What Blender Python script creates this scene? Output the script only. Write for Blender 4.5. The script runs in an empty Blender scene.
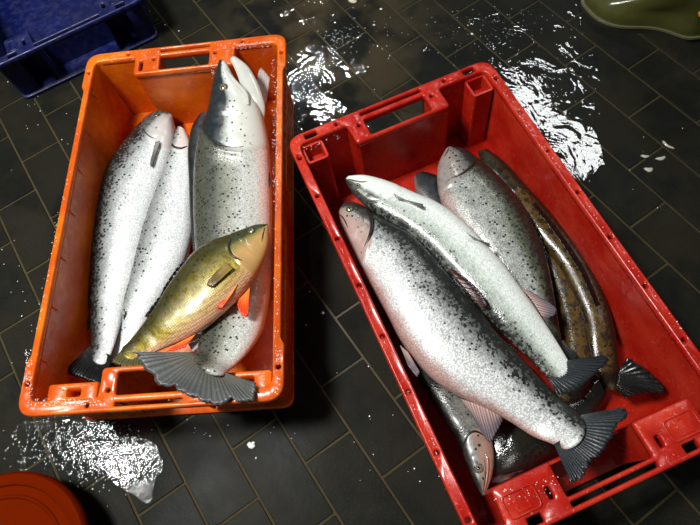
import bpy, bmesh, math, random
from math import sin, cos, pi, radians
from mathutils import Vector, Matrix, noise

scene = bpy.context.scene
COL = scene.collection

# ------------------------------------------------------------------ camera
# pose solved from the tile joints (tiles 0.2 x 0.1 m); world z is up, floor z = 0
RC = Matrix(((0.5630, 0.8202, -0.1002), (0.7241, -0.5484, -0.4185), (-0.3982, 0.1630, -0.9027)))
CP = Vector((0.9968, 0.2978, 1.0892))
FPX = 573.37
_x = Vector(RC[0]).normalized(); _z = -Vector(RC[2]).normalized(); _y = _z.cross(_x).normalized(); _x = _y.cross(_z)
cam_d = bpy.data.cameras.new('camera'); cam = bpy.data.objects.new('camera', cam_d); COL.objects.link(cam)
cam.matrix_world = Matrix(((_x.x, _y.x, _z.x, CP.x), (_x.y, _y.y, _z.y, CP.y), (_x.z, _y.z, _z.z, CP.z), (0, 0, 0, 1)))
cam_d.sensor_width = 36; cam_d.lens = 36 * FPX / 700; cam_d.clip_start = 0.02
scene.camera = cam

def at(px, py, z):
    """world point on the horizontal plane z that the photo shows at (px, py)"""
    d = _x * ((px - 350) / FPX) - _y * ((py - 262.5) / FPX) - _z
    s = (z - CP.z) / d.z
    return CP + d * s

def proj(P):
    v = P - CP
    c = -v.dot(_z)
    return 350 + FPX * v.dot(_x) / c, 262.5 - FPX * v.dot(_y) / c

# ------------------------------------------------------------------ world, lights, exposure
scene.view_settings.view_transform = 'Standard'; scene.view_settings.look = 'None'
scene.view_settings.gamma = 1; scene.view_settings.use_curve_mapping = False
scene.view_settings.exposure = 0.0
w = bpy.data.worlds.new('room_gloom'); scene.world = w; w.use_nodes = True
w.node_tree.nodes['Background'].inputs[0].default_value = (0.90, 1.0, 0.93, 1)
w.node_tree.nodes['Background'].inputs[1].default_value = 0.11

def area(name, loc, size, size_y, power, color=(1, 1, 1), target=None, rz=0):
    l = bpy.data.lights.new(name, 'AREA'); l.shape = 'RECTANGLE'; l.size = size; l.size_y = size_y
    l.energy = power; l.color = color
    o = bpy.data.objects.new(name, l); COL.objects.link(o); o.location = loc
    if target is not None:
        d = Vector(target) - Vector(loc); o.rotation_euler = d.to_track_quat('-Z', 'Y').to_euler()
    else:
        o.rotation_euler = (0, 0, rz)
    return o
area('tube_light_far', (-0.80, 3.01, 2.8), 1.15, 0.24, 17, (0.97, 1.0, 1.0))
area('tube_light_left', (-2.28, 1.68, 2.8), 0.17, 0.15, 14, (0.97, 1.0, 1.0))
area('tube_light_near', (-0.50, -1.08, 2.8), 0.42, 0.20, 15, (1.0, 1.0, 0.97))
area('lamp_above', (0.05, -0.42, 2.7), 0.45, 0.45, 105, (1.0, 1.0, 0.97))

# ------------------------------------------------------------------ helpers
def tag(o, label=None, cat=None, group=None, kind=None):
    if label: o['label'] = label
    if cat: o['category'] = cat
    if group: o['group'] = group
    if kind: o['kind'] = kind
    return o

def empty(name, loc, rz=0, **k):
    o = bpy.data.objects.new(name, None); COL.objects.link(o); o.location = loc; o.rotation_euler = (0, 0, rz)
    o.empty_display_size = 0.05
    return tag(o, **k)

def link(name, me, mat, parent=None, smooth=True, world=False):
    o = bpy.data.objects.new(name, me); COL.objects.link(o)
    if mat is not None and not me.materials: me.materials.append(mat)
    if smooth:
        for p in me.polygons: p.use_smooth = True
    if parent is not None:
        o.parent = parent
    return o

def mesh_from(verts, faces, origin=None, attrs=None):
    me = bpy.data.meshes.new('m')
    if origin is not None: verts = [Vector(v) - origin for v in verts]
    me.from_pydata([tuple(v) for v in verts], [], faces)
    if attrs:
        for n, vals in attrs.items():
            a = me.attributes.new(n, 'FLOAT', 'POINT'); a.data.foreach_set('value', vals)
    me.update()
    return me

def autosmooth(me, deg=35):
    for p in me.polygons: p.use_smooth = True
    me.set_sharp_from_angle(angle=radians(deg))

def round_poly(pts, r, n=4):
    out = []
    N = len(pts)
    for i in range(N):
        p = Vector(pts[i][:2]); rr = pts[i][2] if len(pts[i]) > 2 else r
        a = Vector(pts[i - 1][:2]) - p; b = Vector(pts[(i + 1) % N][:2]) - p
        if rr <= 0: out.append(p); continue
        la, lb = a.length, b.length; a.normalize(); b.normalize()
        ang = a.angle(b)
        if ang > 3.1: out.append(p); continue
        d = min(rr / math.tan(ang / 2), la * .48, lb * .48)
        p0 = p + a * d; p2 = p + b * d
        for k in range(n + 1):
            t = k / n
            out.append(p0 * (1 - t) ** 2 + p * 2 * t * (1 - t) + p2 * t * t)
    return out

def plate(loops, z0, z1, bevel=0.0012):
    """flat slab with holes: constrained triangulation of the outline loops, sides and a small chamfer round every edge"""
    from mathutils.geometry import delaunay_2d_cdt
    L = []
    for k, lp in enumerate(loops):
        p = []
        for q in lp:
            q = Vector((q[0], q[1]))
            if not p or (q - p[-1]).length > 2e-5: p.append(q)
        if (p[0] - p[-1]).length < 2e-5: p.pop()
        a = sum(p[m - 1].x * p[m].y - p[m].x * p[m - 1].y for m in range(len(p)))
        if (a > 0) != (k == 0): p.reverse()          # outer loop ccw, holes cw: material always on the left
        L.append(p)
    ins = []
    for p in L:
        n = len(p); o = []
        for m in range(n):
            d0 = (p[m] - p[m - 1]).normalized(); d1 = (p[(m + 1) % n] - p[m]).normalized()
            nn = Vector((-d0.y - d1.y, d0.x + d1.x))
            if nn.length < 1e-6: nn = Vector((-d0.y, d0.x))
            nn.normalize(); o.append(p[m] + nn * bevel)
        ins.append(o)
    def inside(pt, poly):
        c = False; n = len(poly); m = n - 1
        for i_ in range(n):
            a, b = poly[i_], poly[m]
            if (a.y > pt.y) != (b.y > pt.y) and pt.x < (b.x - a.x) * (pt.y - a.y) / (b.y - a.y) + a.x: c = not c
            m = i_
        return c
    flat = [q for o in ins for q in o]; edges = []; b = 0
    for o in ins:
        edges += [(b + m, b + (m + 1) % len(o)) for m in range(len(o))]; b += len(o)
    cv, ce, cf, ov, oe, of = delaunay_2d_cdt(flat, edges, [], 0, 1e-7)
    tris = []
    for f in cf:
        c = (cv[f[0]] + cv[f[1]] + cv[f[2]]) / 3
        if inside(c, ins[0]) and not any(inside(c, h) for h in ins[1:]): tris.append(f)
    vs = [(v.x, v.y, z1) for v in cv] + [(v.x, v.y, z0) for v in cv]; nb_ = len(cv)
    fs = [tuple(t) for t in tris] + [tuple(nb_ + v for v in reversed(t)) for t in tris]
    for p, o in zip(L, ins):
        n = len(p); b = len(vs)
        for z, q in ((z1, o), (z1 - bevel, p), (z0 + bevel, p), (z0, o)): vs += [(v.x, v.y, z) for v in q]
        for r in range(3):
            for m in range(n):
                m2 = (m + 1) % n; fs.append((b + r * n + m, b + (r + 1) * n + m, b + (r + 1) * n + m2, b + r * n + m2))
    me = mesh_from(vs, fs)
    bm = bmesh.new(); bm.from_mesh(me); bmesh.ops.remove_doubles(bm, verts=bm.verts, dist=1e-6); bmesh.ops.recalc_face_normals(bm, faces=bm.faces); bm.to_mesh(me); bm.free()
    autosmooth(me, 50)
    return me

def circle(cx, cy, r, n=12):
    return [(cx + r * cos(2 * pi * k / n), cy + r * sin(2 * pi * k / n)) for k in range(n)]

def rect(x0, x1, y0, y1, r=0.003):
    return round_poly([(x0, y0), (x1, y0), (x1, y1), (x0, y1)], r, 3)

def strip(path, th, z0, z1, H, taper=0.018, closed=False):
    """upright wall along a plan path, tapering towards z = 0"""
    P = [Vector(p[:2]) for p in path]; n = len(P); L = []; R_ = []
    for i in range(n):
        a = P[i - 1] if (i > 0 or closed) else P[i]; b = P[(i + 1) % n] if (i < n - 1 or closed) else P[i]
        t = (b - a).normalized(); nn = Vector((-t.y, t.x))
        m = 1.0
        if 0 < i < n - 1:
            t1 = (P[i] - a).normalized(); m = 1 / max(.6, abs(nn.dot(Vector((-t1.y, t1.x)))))
        L.append(P[i] + nn * th / 2 * m); R_.append(P[i] - nn * th / 2 * m)
    vs = []; fs = []
    for z in (z0, z1):
        k = 1 - taper * (1 - z / H)
        vs += [(p.x * k, p.y * k, z) for p in L] + [(p.x * k, p.y * k, z) for p in R_]
    def id_(lv, side, i): return lv * 2 * n + side * n + i
    for i in range(n - 1 + closed):
        j = (i + 1) % n
        fs.append((id_(0, 0, i), id_(1, 0, i), id_(1, 0, j), id_(0, 0, j)))
        fs.append((id_(0, 1, i), id_(0, 1, j), id_(1, 1, j), id_(1, 1, i)))
        fs.append((id_(1, 0, i), id_(1, 1, i), id_(1, 1, j), id_(1, 0, j)))
        fs.append((id_(0, 0, i), id_(0, 0, j), id_(0, 1, j), id_(0, 1, i)))
    if not closed:
        for i in (0, n - 1): fs.append((id_(0, 0, i), id_(0, 1, i), id_(1, 1, i), id_(1, 0, i)))
    me = mesh_from(vs, fs)
    bm = bmesh.new(); bm.from_mesh(me); bmesh.ops.recalc_face_normals(bm, faces=bm.faces); bm.to_mesh(me); bm.free()
    autosmooth(me, 40)
    return me

def boxmesh(x0, x1, y0, y1, z0, z1, bev=0.001):
    bm = bmesh.new(); bmesh.ops.create_cube(bm, size=1)
    for v in bm.verts: v.co = Vector(((x0 + x1) / 2 + v.co.x * (x1 - x0), (y0 + y1) / 2 + v.co.y * (y1 - y0), (z0 + z1) / 2 + v.co.z * (z1 - z0)))
    if bev: bmesh.ops.bevel(bm, geom=bm.edges[:], offset=bev, segments=1, affect='EDGES')
    me = bpy.data.meshes.new('m'); bm.to_mesh(me); bm.free()
    return me

def lathe(prof, n=96):
    vs = []; fs = []; m = len(prof)
    for k in range(n):
        a = 2 * pi * k / n
        for r, z in prof: vs.append((r * cos(a), r * sin(a), z))
    for k in range(n):
        k2 = (k + 1) % n
        for i in range(m - 1):
            fs.append((k * m + i, k2 * m + i, k2 * m + i + 1, k * m + i + 1))
    me = mesh_from(vs, fs)
    bm = bmesh.new(); bm.from_mesh(me); bmesh.ops.remove_doubles(bm, verts=bm.verts, dist=1e-6); bmesh.ops.recalc_face_normals(bm, faces=bm.faces); bm.to_mesh(me); bm.free()
    autosmooth(me, 40)
    return me

# ------------------------------------------------------------------ materials
class NT:
    def __init__(s, name):
        s.m = bpy.data.materials.new(name); s.m.use_nodes = True; s.t = s.m.node_tree
        s.b = s.t.nodes['Principled BSDF']; s.out = s.t.nodes['Material Output']
    def n(s, typ, **kw):
        nd = s.t.nodes.new(typ)
        for k, v in kw.items(): setattr(nd, k, v)
        return nd
    def l(s, a, b): s.t.links.new(a, b)
    def val(s, x, sock):
        if hasattr(x, 'type') or hasattr(x, 'is_output'): s.l(x, sock)
        else: sock.default_value = x
    def math(s, op, a, b=0.0, clamp=False):
        nd = s.n('ShaderNodeMath', operation=op); nd.use_clamp = clamp
        s.val(a, nd.inputs[0]); s.val(b, nd.inputs[1]); return nd.outputs[0]
    def step(s, x, lo, hi, a=0.0, b=1.0):
        nd = s.n('ShaderNodeMapRange', interpolation_type='SMOOTHSTEP')
        s.val(x, nd.inputs[0]); nd.inputs[1].default_value = lo; nd.inputs[2].default_value = hi
        nd.inputs[3].default_value = a; nd.inputs[4].default_value = b; return nd.outputs[0]
    def mix(s, f, a, b, mode='MIX'):
        nd = s.n('ShaderNodeMix', data_type='RGBA', blend_type=mode)
        s.val(f, nd.inputs[0])
        for x, k in ((a, 6), (b, 7)):
            if isinstance(x, tuple): nd.inputs[k].default_value = (*x[:3], 1)
            else: s.l(x, nd.inputs[k])
        return nd.outputs[2]
    def noise(s, scale, detail=3, rough=.5, vec=None, dist=0.0):
        nd = s.n('ShaderNodeTexNoise'); nd.inputs['Scale'].default_value = scale; nd.inputs['Detail'].default_value = detail
        nd.inputs['Roughness'].default_value = rough; nd.inputs['Distortion'].default_value = dist
        s.l(vec if vec is not None else s.obj(), nd.inputs['Vector']); return nd.outputs[0]
    def vor(s, scale, vec=None, feature='F1', rnd=1.0):
        nd = s.n('ShaderNodeTexVoronoi', feature=feature); nd.inputs['Scale'].default_value = scale
        nd.inputs['Randomness'].default_value = rnd
        s.l(vec if vec is not None else s.obj(), nd.inputs['Vector']); return nd
    def obj(s):
        if not hasattr(s, '_tc'): s._tc = s.n('ShaderNodeTexCoord')
        return s._tc.outputs['Object']
    def world(s):
        if not hasattr(s, '_g'): s._g = s.n('ShaderNodeNewGeometry')
        return s._g.outputs['Position']
    def attr(s, name):
        nd = s.n('ShaderNodeAttribute', attribute_name=name); return nd.outputs['Fac']
    def ramp(s, x, stops):
        nd = s.n('ShaderNodeValToRGB'); s.l(x, nd.inputs[0]); e = nd.color_ramp.elements
        while len(e) < len(stops): e.new(0.5)
        for i, (p, c) in enumerate(stops): e[i].position = p; e[i].color = (*c, 1)
        return nd.outputs[0]
    def bump(s, h, strength=.5, dist=.001, nrm=None):
        nd = s.n('ShaderNodeBump'); nd.inputs['Strength'].default_value = strength; nd.inputs['Distance'].default_value = dist
        s.l(h, nd.inputs['Height'])
        if nrm is not None: s.l(nrm, nd.inputs['Normal'])
        return nd.outputs[0]
    def set(s, **kw):
        for k, v in kw.items():
            sk = s.b.inputs[k.replace('_', ' ')]
            if isinstance(v, tuple): sk.default_value = (*v[:3], 1) if len(sk.default_value) == 4 else v
            else: s.val(v, sk)
        return s.m

def plastic(name, col, worn, rough=.3, specks=.35):
    t = NT(name)
    n1 = t.noise(14, 4); n2 = t.noise(420, 2); n3 = t.noise(60, 3)
    spk = t.math('MULTIPLY', t.step(n2, .60, .68), t.step(n3, .50, .62))
    c = t.mix(t.step(n1, .35, .75), col, worn)
    c = t.mix(t.math('MULTIPLY', t.step(t.noise(230, 2), .66, .74), specks), c, tuple(min(1, x + .35) for x in worn))
    b = t.bump(t.math('ADD', t.noise(90, 3), t.math('MULTIPLY', spk, 1.5)), .35, .0012)
    return t.set(Base_Color=c, Roughness=t.step(n3, .3, .8, rough * .7, rough * 1.4), Normal=b, Specular_IOR_Level=.5,
                 Subsurface_Weight=0.0)

M_orange = plastic('orange_plastic', (.56, .074, .001), (.80, .165, .004))
M_red = plastic('red_plastic', (.39, .0085, .0028), (.52, .032, .013))
M_blue = plastic('blue_plastic', (.0004, .003, .050), (.0006, .005, .075), .5, .04)


def bucket_mat():
    t = NT('rust_red_plastic'); c = t.mix(t.noise(20, 4), (.10, .0070, .0004), (.125, .010, .0006))
    return t.set(Base_Color=c, Roughness=.6, Specular_IOR_Level=.0, Normal=t.bump(t.noise(80, 3), .15, .001))
M_bucket = bucket_mat()

def tile_mat():
    t = NT('dark_slate_tile'); W = t.world()
    oi = t.n('ShaderNodeObjectInfo').outputs['Random']
    n1 = t.noise(9, 5, .6, W); n2 = t.noise(520, 2, .6, W); n3 = t.noise(3.1, 3, .5, W)
    c = t.mix(t.step(n1, .3, .75), (.0060, .0062, .0048), (.0105, .0110, .0085))
    c = t.mix(t.step(n2, .50, .80), c, (.030, .032, .028))
    # brown silt that settled on some tiles towards the far side
    vm = t.n('ShaderNodeVectorMath', operation='DISTANCE'); t.l(W, vm.inputs[0]); vm.inputs[1].default_value = at(330, 45, 0)
    silt = t.math('MULTIPLY', t.step(t.noise(6.5, 3, .6, W), .40, .58), t.step(vm.outputs['Value'], .42, .12, .12, .85))
    c = t.mix(silt, c, (.066, .050, .026))
    c = t.mix(t.math('MULTIPLY', oi, .35), c, (.008, .009, .008))
    rg = t.step(t.math('ADD', n3, t.math('MULTIPLY', n1, .3)), .45, .85, .30, .60)
    b = t.bump(t.math('ADD', n2, t.math('MULTIPLY', t.noise(60, 3, .5, W), 1.5)), .30, .0008)
    return t.set(Base_Color=c, Roughness=rg, Normal=b, Specular_IOR_Level=.035)
M_tile = tile_mat()

def grout_mat():
    t = NT('olive_grout'); W = t.world()
    c = t.mix(t.noise(25, 4, .6, W), (.034, .027, .012), (.085, .068, .034))
    # brick pattern carries the tiling on beyond the tiles that are built
    sp = t.n('ShaderNodeSeparateXYZ'); t.l(W, sp.inputs[0])
    return t.set(Base_Color=c, Roughness=.5, Specular_IOR_Level=.2, Normal=t.bump(t.noise(300, 2, .5, W), .4, .001))
M_grout = grout_mat()

def far_floor_mat():
    t = NT('tiled_floor_beyond')
    mp = t.n('ShaderNodeMapping'); t.l(t.world(), mp.inputs['Vector']); mp.inputs['Location'].default_value = (0.0, 0.0, 0)
    br = t.n('ShaderNodeTexBrick'); t.l(mp.outputs[0], br.inputs['Vector']); br.offset = .5
    br.inputs['Scale'].default_value = 1; br.inputs['Brick Width'].default_value = .2; br.inputs['Row Height'].default_value = .1
    br.inputs['Mortar Size'].default_value = .0025; br.inputs['Color1'].default_value = (.012, .013, .011, 1)
    br.inputs['Color2'].default_value = (.018, .019, .016, 1); br.inputs['Mortar'].default_value = (.05, .042, .024, 1)
    return t.set(Base_Color=br.outputs['Color'], Roughness=.3)
M_far = far_floor_mat()

def water_mat(name, scale, amp, calm_at, r0, r1, lo, ring=None):
    t = NT(name)
    W = t.world()
    def dist(P):
        vm = t.n('ShaderNodeVectorMath', operation='DISTANCE'); t.l(W, vm.inputs[0]); vm.inputs[1].default_value = P; return vm.outputs['Value']
    h1 = t.noise(scale, 2, .5, W, .8); h2 = t.noise(scale * 4.2, 2, .5, W, .3)
    h = t.math('ADD', h1, t.math('MULTIPLY', h2, .16))
    calm = t.step(dist(calm_at), r0, r1, lo, 1.0)
    h = t.math('MULTIPLY', h, t.math('MULTIPLY', calm, t.step(t.noise(3.1, 2, .5, W), .38, .60, .35, 1.0)))
    if ring:
        d = dist(ring)
        rg = t.math('MULTIPLY', t.math('SINE', t.math('MULTIPLY', d, 480.0)), t.step(d, .075, .015, 0, .045))
        h = t.math('ADD', t.math('MULTIPLY', h, t.step(d, .05, .15, .3, 1.0)), rg)
    nrm = t.bump(h, .5, amp)
    g = t.n('ShaderNodeBsdfGlossy'); g.inputs['Roughness'].default_value = .03; t.l(nrm, g.inputs['Normal'])
    tr = t.n('ShaderNodeBsdfTransparent'); tr.inputs['Color'].default_value = (1, 1, 1, 1)
    fr = t.n('ShaderNodeFresnel'); fr.inputs['IOR'].default_value = 1.6; t.l(nrm, fr.inputs['Normal'])
    mx = t.n('ShaderNodeMixShader'); t.l(fr.outputs[0], mx.inputs[0]); t.l(tr.outputs[0], mx.inputs[1]); t.l(g.outputs[0], mx.inputs[2])
    t.l(mx.outputs[0], t.out.inputs['Surface'])
    return t.m
M_water = water_mat('rippled_water', 17, .0120, at(548, 120, 0),   .07, .30, .22, ring=at(309, 86, 0))
M_splash = water_mat('fine_rippled_water', 75, .0019, at(110, 450, 0), .0, .01, 1.0)

def fish_mat(name, belly, flank, mid, back, bpos=(.07, .20), spot=(.012, .014, .012), dens=.5, lo=.45, blur=.10, scale=360, scale_amt=.48,
             rough=.30, metal=.06, mottle=0.0, head=None, spot_size=125, spot_r=.36, freck=.6, fedge=.62, shift=0.0, srnd=1.0):
    t = NT(name)
    v = t.math('ADD', t.math('ADD', t.attr('across'), shift), t.math('MULTIPLY', t.math('SUBTRACT', t.noise(26, 4, .6), .5), blur * 2))
    c = t.ramp(v, [(.0, belly), (bpos[0], belly), (bpos[1], flank), (.46, flank), (.64, mid), (.82, back)])
    hd = t.attr('headmask')
    # scales: small cells with a bright centre and dark rim
    vs = t.vor(scale, rnd=srnd); vd = vs.outputs['Distance']
    rnd = t.n('ShaderNodeSeparateColor'); t.l(vs.outputs['Color'], rnd.inputs[0])
    body = t.math('SUBTRACT', 1.0, hd)
    dark = t.math('MULTIPLY', t.math('MULTIPLY', t.step(t.math('ADD', rnd.outputs[0], t.math('MULTIPLY', t.math('SUBTRACT', v, .5), .9)), .50, .95), scale_amt), body)
    c = t.mix(dark, c, tuple(x * .22 for x in mid))
    c = t.mix(t.math('MULTIPLY', t.math('MULTIPLY', t.step(vd, .32, .62), scale_amt * .9), body), c, tuple(x * .35 for x in mid))
    if head:
        hv = t.ramp(v, [(.0, head[0]), (.46, head[0]), (.62, head[1]), (.73, head[2])])
        c = t.mix(t.math('MULTIPLY', hd, t.step(t.noise(40, 3), .1, .5, .6, 1.0)), c, hv)
    if mottle:
        c = t.mix(t.math('MULTIPLY', t.step(t.noise(75, 4, .65), .46, .60), mottle), c, spot)
    vp = t.vor(spot_size); rp = t.n('ShaderNodeSeparateColor'); t.l(vp.outputs['Color'], rp.inputs[0])
    mask = t.math('MULTIPLY', t.step(vp.outputs['Distance'], spot_r, spot_r - .08),
                  t.math('GREATER_THAN', t.math('ADD', t.math('MULTIPLY', rp.outputs[1], .8), t.step(v, lo, 1.0, 0, dens)), .62 + (.5 - dens) * .2))
    mask = t.math('MULTIPLY', mask, t.step(v, lo - .12, lo + .12))
    c = t.mix(mask, c, spot)
    vf = t.vor(210); rf = t.n('ShaderNodeSeparateColor'); t.l(vf.outputs['Color'], rf.inputs[0])
    fk = t.step(t.math('ADD', t.math('ADD', t.math('MULTIPLY', rf.outputs[2], .55), t.math('MULTIPLY', t.noise(45, 3, .6), .5)), t.math('MULTIPLY', t.math('SUBTRACT', v, fedge), 1.5)), .70, .84)
    c = t.mix(t.math('MULTIPLY', t.math('MULTIPLY', fk, freck * 1.7, True), t.math('SUBTRACT', 1.0, t.math('MULTIPLY', hd, .5))), c, spot)
    ht = t.math('ADD', t.math('MULTIPLY', t.math('MULTIPLY', vd, body), 1.0), t.math('MULTIPLY', t.noise(110, 3), .6))
    return t.set(Base_Color=c, Roughness=t.step(t.noise(50, 3), .3, .7, rough * .7, rough * 1.5), Metallic=metal,
                 Normal=t.bump(ht, .38, .0008), Specular_IOR_Level=.5, Coat_Weight=.3, Coat_Roughness=.15)

PALE = (.62, .64, .62)
M_salmon = fish_mat('silver_salmon_skin', (.74, .72, .70), (.84, .86, .86), (.42, .45, .45), (.05, .06, .06), dens=.6, lo=.50, fedge=.70, shift=.12, scale_amt=.36,
                    head=((.62, .60, .58), (.45, .47, .46), (.10, .11, .11)))
M_salmon_b = fish_mat('pale_silver_skin', (.80, .80, .80), (.84, .86, .86), (.50, .53, .52), (.20, .22, .21), dens=.5, lo=.50, scale_amt=.4, fedge=.84, shift=.06,
                      head=((.70, .62, .58), (.60, .58, .56), (.25, .25, .24)))
M_big = fish_mat('large_salmon_skin', (.80, .60, .55), (.62, .64, .60), (.30, .31, .25), (.050, .055, .040), dens=.72, lo=.35, scale_amt=.35, fedge=1.05, shift=.15, bpos=(.17, .30),
                 head=((.62, .62, .56), (.52, .55, .51), (.014, .020, .024)), spot_size=135, spot_r=.34)
M_perch = fish_mat('golden_olive_skin', (.78, .42, .27), (.46, .345, .035), (.20, .155, .016), (.022, .028, .010), dens=.3, lo=.7, blur=.12, bpos=(.10, .36), freck=.3, fedge=1.0, shift=.08, srnd=.22,
                   scale=260, scale_amt=.55, metal=.05, rough=.32, head=((.48, .28, .10), (.22, .18, .035), (.04, .045, .015)))
M_front = fish_mat('freckled_salmon_skin', (.56, .34, .30), (.82, .83, .82), (.30, .32, .31), (.012, .014, .012), dens=.62, lo=.42, fedge=.58, bpos=(.05, .17),
                   head=((.42, .28, .25), (.30, .25, .22), (.05, .045, .04)), spot_size=140)
M_white = fish_mat('milky_salmon_skin', (.82, .87, .84), (.82, .87, .83), (.55, .61, .55), (.09, .10, .08), dens=.45, lo=.62, scale_amt=.28, fedge=.74,
                   head=((.76, .80, .76), (.68, .72, .68), (.06, .06, .05)), spot_size=140)
M_dark = fish_mat('dusky_trout_skin', (.55, .40, .37), (.46, .48, .45), (.12, .135, .085), (.010, .012, .009), dens=.75, lo=.25, fedge=.62, mottle=.25,
                  head=((.30, .26, .24), (.13, .13, .12), (.02, .02, .02)), spot_size=135)
M_brown = fish_mat('brown_mottled_skin', (.06, .035, .008), (.115, .062, .010), (.080, .045, .008), (.008, .008, .005), spot=(.010, .009, .006), dens=.75,
                   lo=.1, mottle=.9, scale_amt=.4, metal=.0, rough=.24, blur=.16, fedge=.6, head=((.03, .025, .012), (.02, .018, .010), (.010, .010, .008)))
M_under = fish_mat('shaded_grey_skin', (.30, .20, .17), (.24, .24, .21), (.14, .135, .11), (.03, .03, .025), dens=.6, lo=.3, mottle=.2,
                   head=((.38, .22, .17), (.26, .23, .20), (.09, .09, .08)), spot_size=110)
M_black = fish_mat('black_backed_skin', (.20, .17, .15), (.04, .045, .05), (.02, .025, .028), (.010, .012, .014), dens=.5, lo=.3, metal=.1, scale_amt=.3)

M_sable = fish_mat('sable_skin', (.03, .03, .02), (.022, .022, .014), (.016, .016, .010), (.006, .006, .005), dens=.5, lo=.3, metal=.0, scale_amt=.3, rough=.13, mottle=.5)

def fin_mat(name, root, tip, alpha=1.0, rough=.25, ray=.6):
    t = NT(name)
    a = t.attr('along'); r = t.attr('ray')
    c = t.mix(t.step(a, .05, .8), root, tip)
    c = t.mix(t.math('MULTIPLY', t.step(r, .35, .75), ray), c, tuple(x * .3 for x in tip))
    c = t.mix(t.math('MULTIPLY', t.step(t.noise(120, 3), .6, .75), .3), c, tuple(min(1, x * 2.4 + .03) for x in tip))
    return t.set(Base_Color=c, Roughness=rough, Normal=t.bump(t.noise(200, 2), .3, .0008), Specular_IOR_Level=.25, Alpha=alpha, Coat_Weight=.06, Coat_Roughness=.1)
F_dark = fin_mat('charcoal_fin', (.085, .090, .088), (.030, .034, .038))
F_tail = fin_mat('slate_tail_fin', (.095, .082, .058), (.060, .063, .062), rough=.4, ray=.5)
F_blue = fin_mat('bluish_tail_fin', (.026, .032, .036), (.014, .018, .022), rough=.35)
F_pink = fin_mat('pinkish_grey_fin', (.55, .36, .32), (.17, .14, .17), .95)
F_pale = fin_mat('pale_translucent_fin', (.62, .56, .52), (.50, .46, .44), .92, ray=.3)
F_grey = fin_mat('grey_fin', (.30, .30, .28), (.12, .12, .11))
F_red = fin_mat('orange_red_fin', (.85, .22, .04), (.72, .06, .01), .97, ray=.25)
F_black = fin_mat('black_fin', (.010, .011, .010), (.005, .006, .006))
F_wash = fin_mat('reddish_fin', (.10, .045, .04), (.030, .016, .018), .97, ray=.2)

def plain(name, col, rough=.4, metal=0.0, coat=0.0, emis=None):
    t = NT(name)
    c = t.mix(t.noise(60, 3), tuple(x * .8 for x in col), tuple(min(1, x * 1.15) for x in col))
    return t.set(Base_Color=c, Roughness=rough, Metallic=metal, Coat_Weight=coat)
M_iris = plain('brassy_iris', (.38, .34, .22), .2, .5, 1.0)
M_pupil = plain('black_pupil', (.004, .004, .005), .05, 0, 1.0)
M_mouth = plain('dark_mouth_line', (.05, .012, .008), .3)
M_lip = plain('pale_jaw_skin', (.60, .60, .55), .25, .1, .6)
M_jawred = plain('bruised_jaw_skin', (.40, .13, .09), .3, 0, .5)
M_gill = plain('dark_gill_slit', (.015, .012, .010), .35)
M_rubber = plain('olive_rubber', (.060, .062, .016), .16, 0, .6)
M_sole = plain('black_sole_rubber', (.02, .02, .016), .5)
M_sole_edge = plain('olive_sole_edge', (.12, .115, .06), .3)
M_badge = plain('orange_badge', (.75, .20, .03), .35)
M_scrap = plain('pale_slime_scrap', (.42, .42, .36), .25, 0, .6)
M_fleck = plain('white_fleck', (.85, .87, .85), .12, 0, 1.0)
M_stone = plain('cream_scrap', (.55, .50, .38), .5)

# ------------------------------------------------------------------ setting: floor and tiles
floor = link('floor', boxmesh(-1.45, 2.0, -1.0, 2.5, -.05, -.0022, 0), M_grout); tag(floor, kind='structure')
fz = link('floor_beyond', (lambda: mesh_from([(-5, -5, -.06), (6, -5, -.06), (6, 6, -.06), (-5, 6, -.06), (-5, -5, -.0005), (6, -5, -.0005), (6, 6, -.0005), (-5, 6, -.0005),
     (-1.4, -.8, -.0005), (1.8, -.8, -.0005), (1.8, 2.4, -.0005), (-1.4, 2.4, -.0005)],
     [(4, 5, 9, 8), (5, 6, 10, 9), (6, 7, 11, 10), (7, 4, 8, 11)]))(), M_far, floor, smooth=False)
TW = .0048
def tile_mesh(x0, x1):
    return boxmesh(x0 + TW / 2, x1 - TW / 2, TW / 2, .1 - TW / 2, -.012, 0, .0011)
tm = [tile_mesh(0, .2) for _ in range(1)][0]
tm.materials.append(M_tile)
rnd = random.Random(4)
placed = 0
for j in range(-8, 24):
    for i in range(-14, 19):
        if (i - j) % 2: continue
        x, y = i * .1, j * .1
        if x < -1.41 or x + .2 > 1.81 or y < -.81 or y + .1 > 2.41: continue
        q = Vector((x + .1, y + .05, 0)); px, py = proj(q)
        near = -70 < px < 770 and -60 < py < 590
        if near:
            o = bpy.data.objects.new('tile', tm); COL.objects.link(o); o.parent = floor
            o.location = (x, y, rnd.uniform(-.0004, .0004)); o.rotation_euler = (rnd.uniform(-.003, .003), rnd.uniform(-.0015, .0015), 0)
            placed += 1
# the tiles past the picture's edge, joined
bm = bmesh.new()
for j in range(-8, 24):
    for i in range(-15, 19):
        if (i - j) % 2: continue
        x, y = i * .1, j * .1
        x0, x1 = max(x, -1.4), min(x + .2, 1.8)
        if x1 - x0 < .05 or y < -.81 or y + .1 > 2.41: continue
        px, py = proj(Vector((x + .1, y + .05, 0)))
        if (-70 < px < 770 and -60 < py < 590) and x >= -1.41 and x + .2 <= 1.81: continue
        r = bmesh.ops.create_cube(bm, size=1)
        for v in r['verts']: v.co = Vector(((x0 + x1) / 2 + v.co.x * (x1 - x0 - TW), y + .05 + v.co.y * (.1 - TW), -.006 + v.co.z * .012))
me = bpy.data.meshes.new('m'); bm.to_mesh(me); bm.free()
ot = link('outer_tiles', me, M_tile, floor, smooth=False); tag(ot, kind='stuff')

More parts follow.
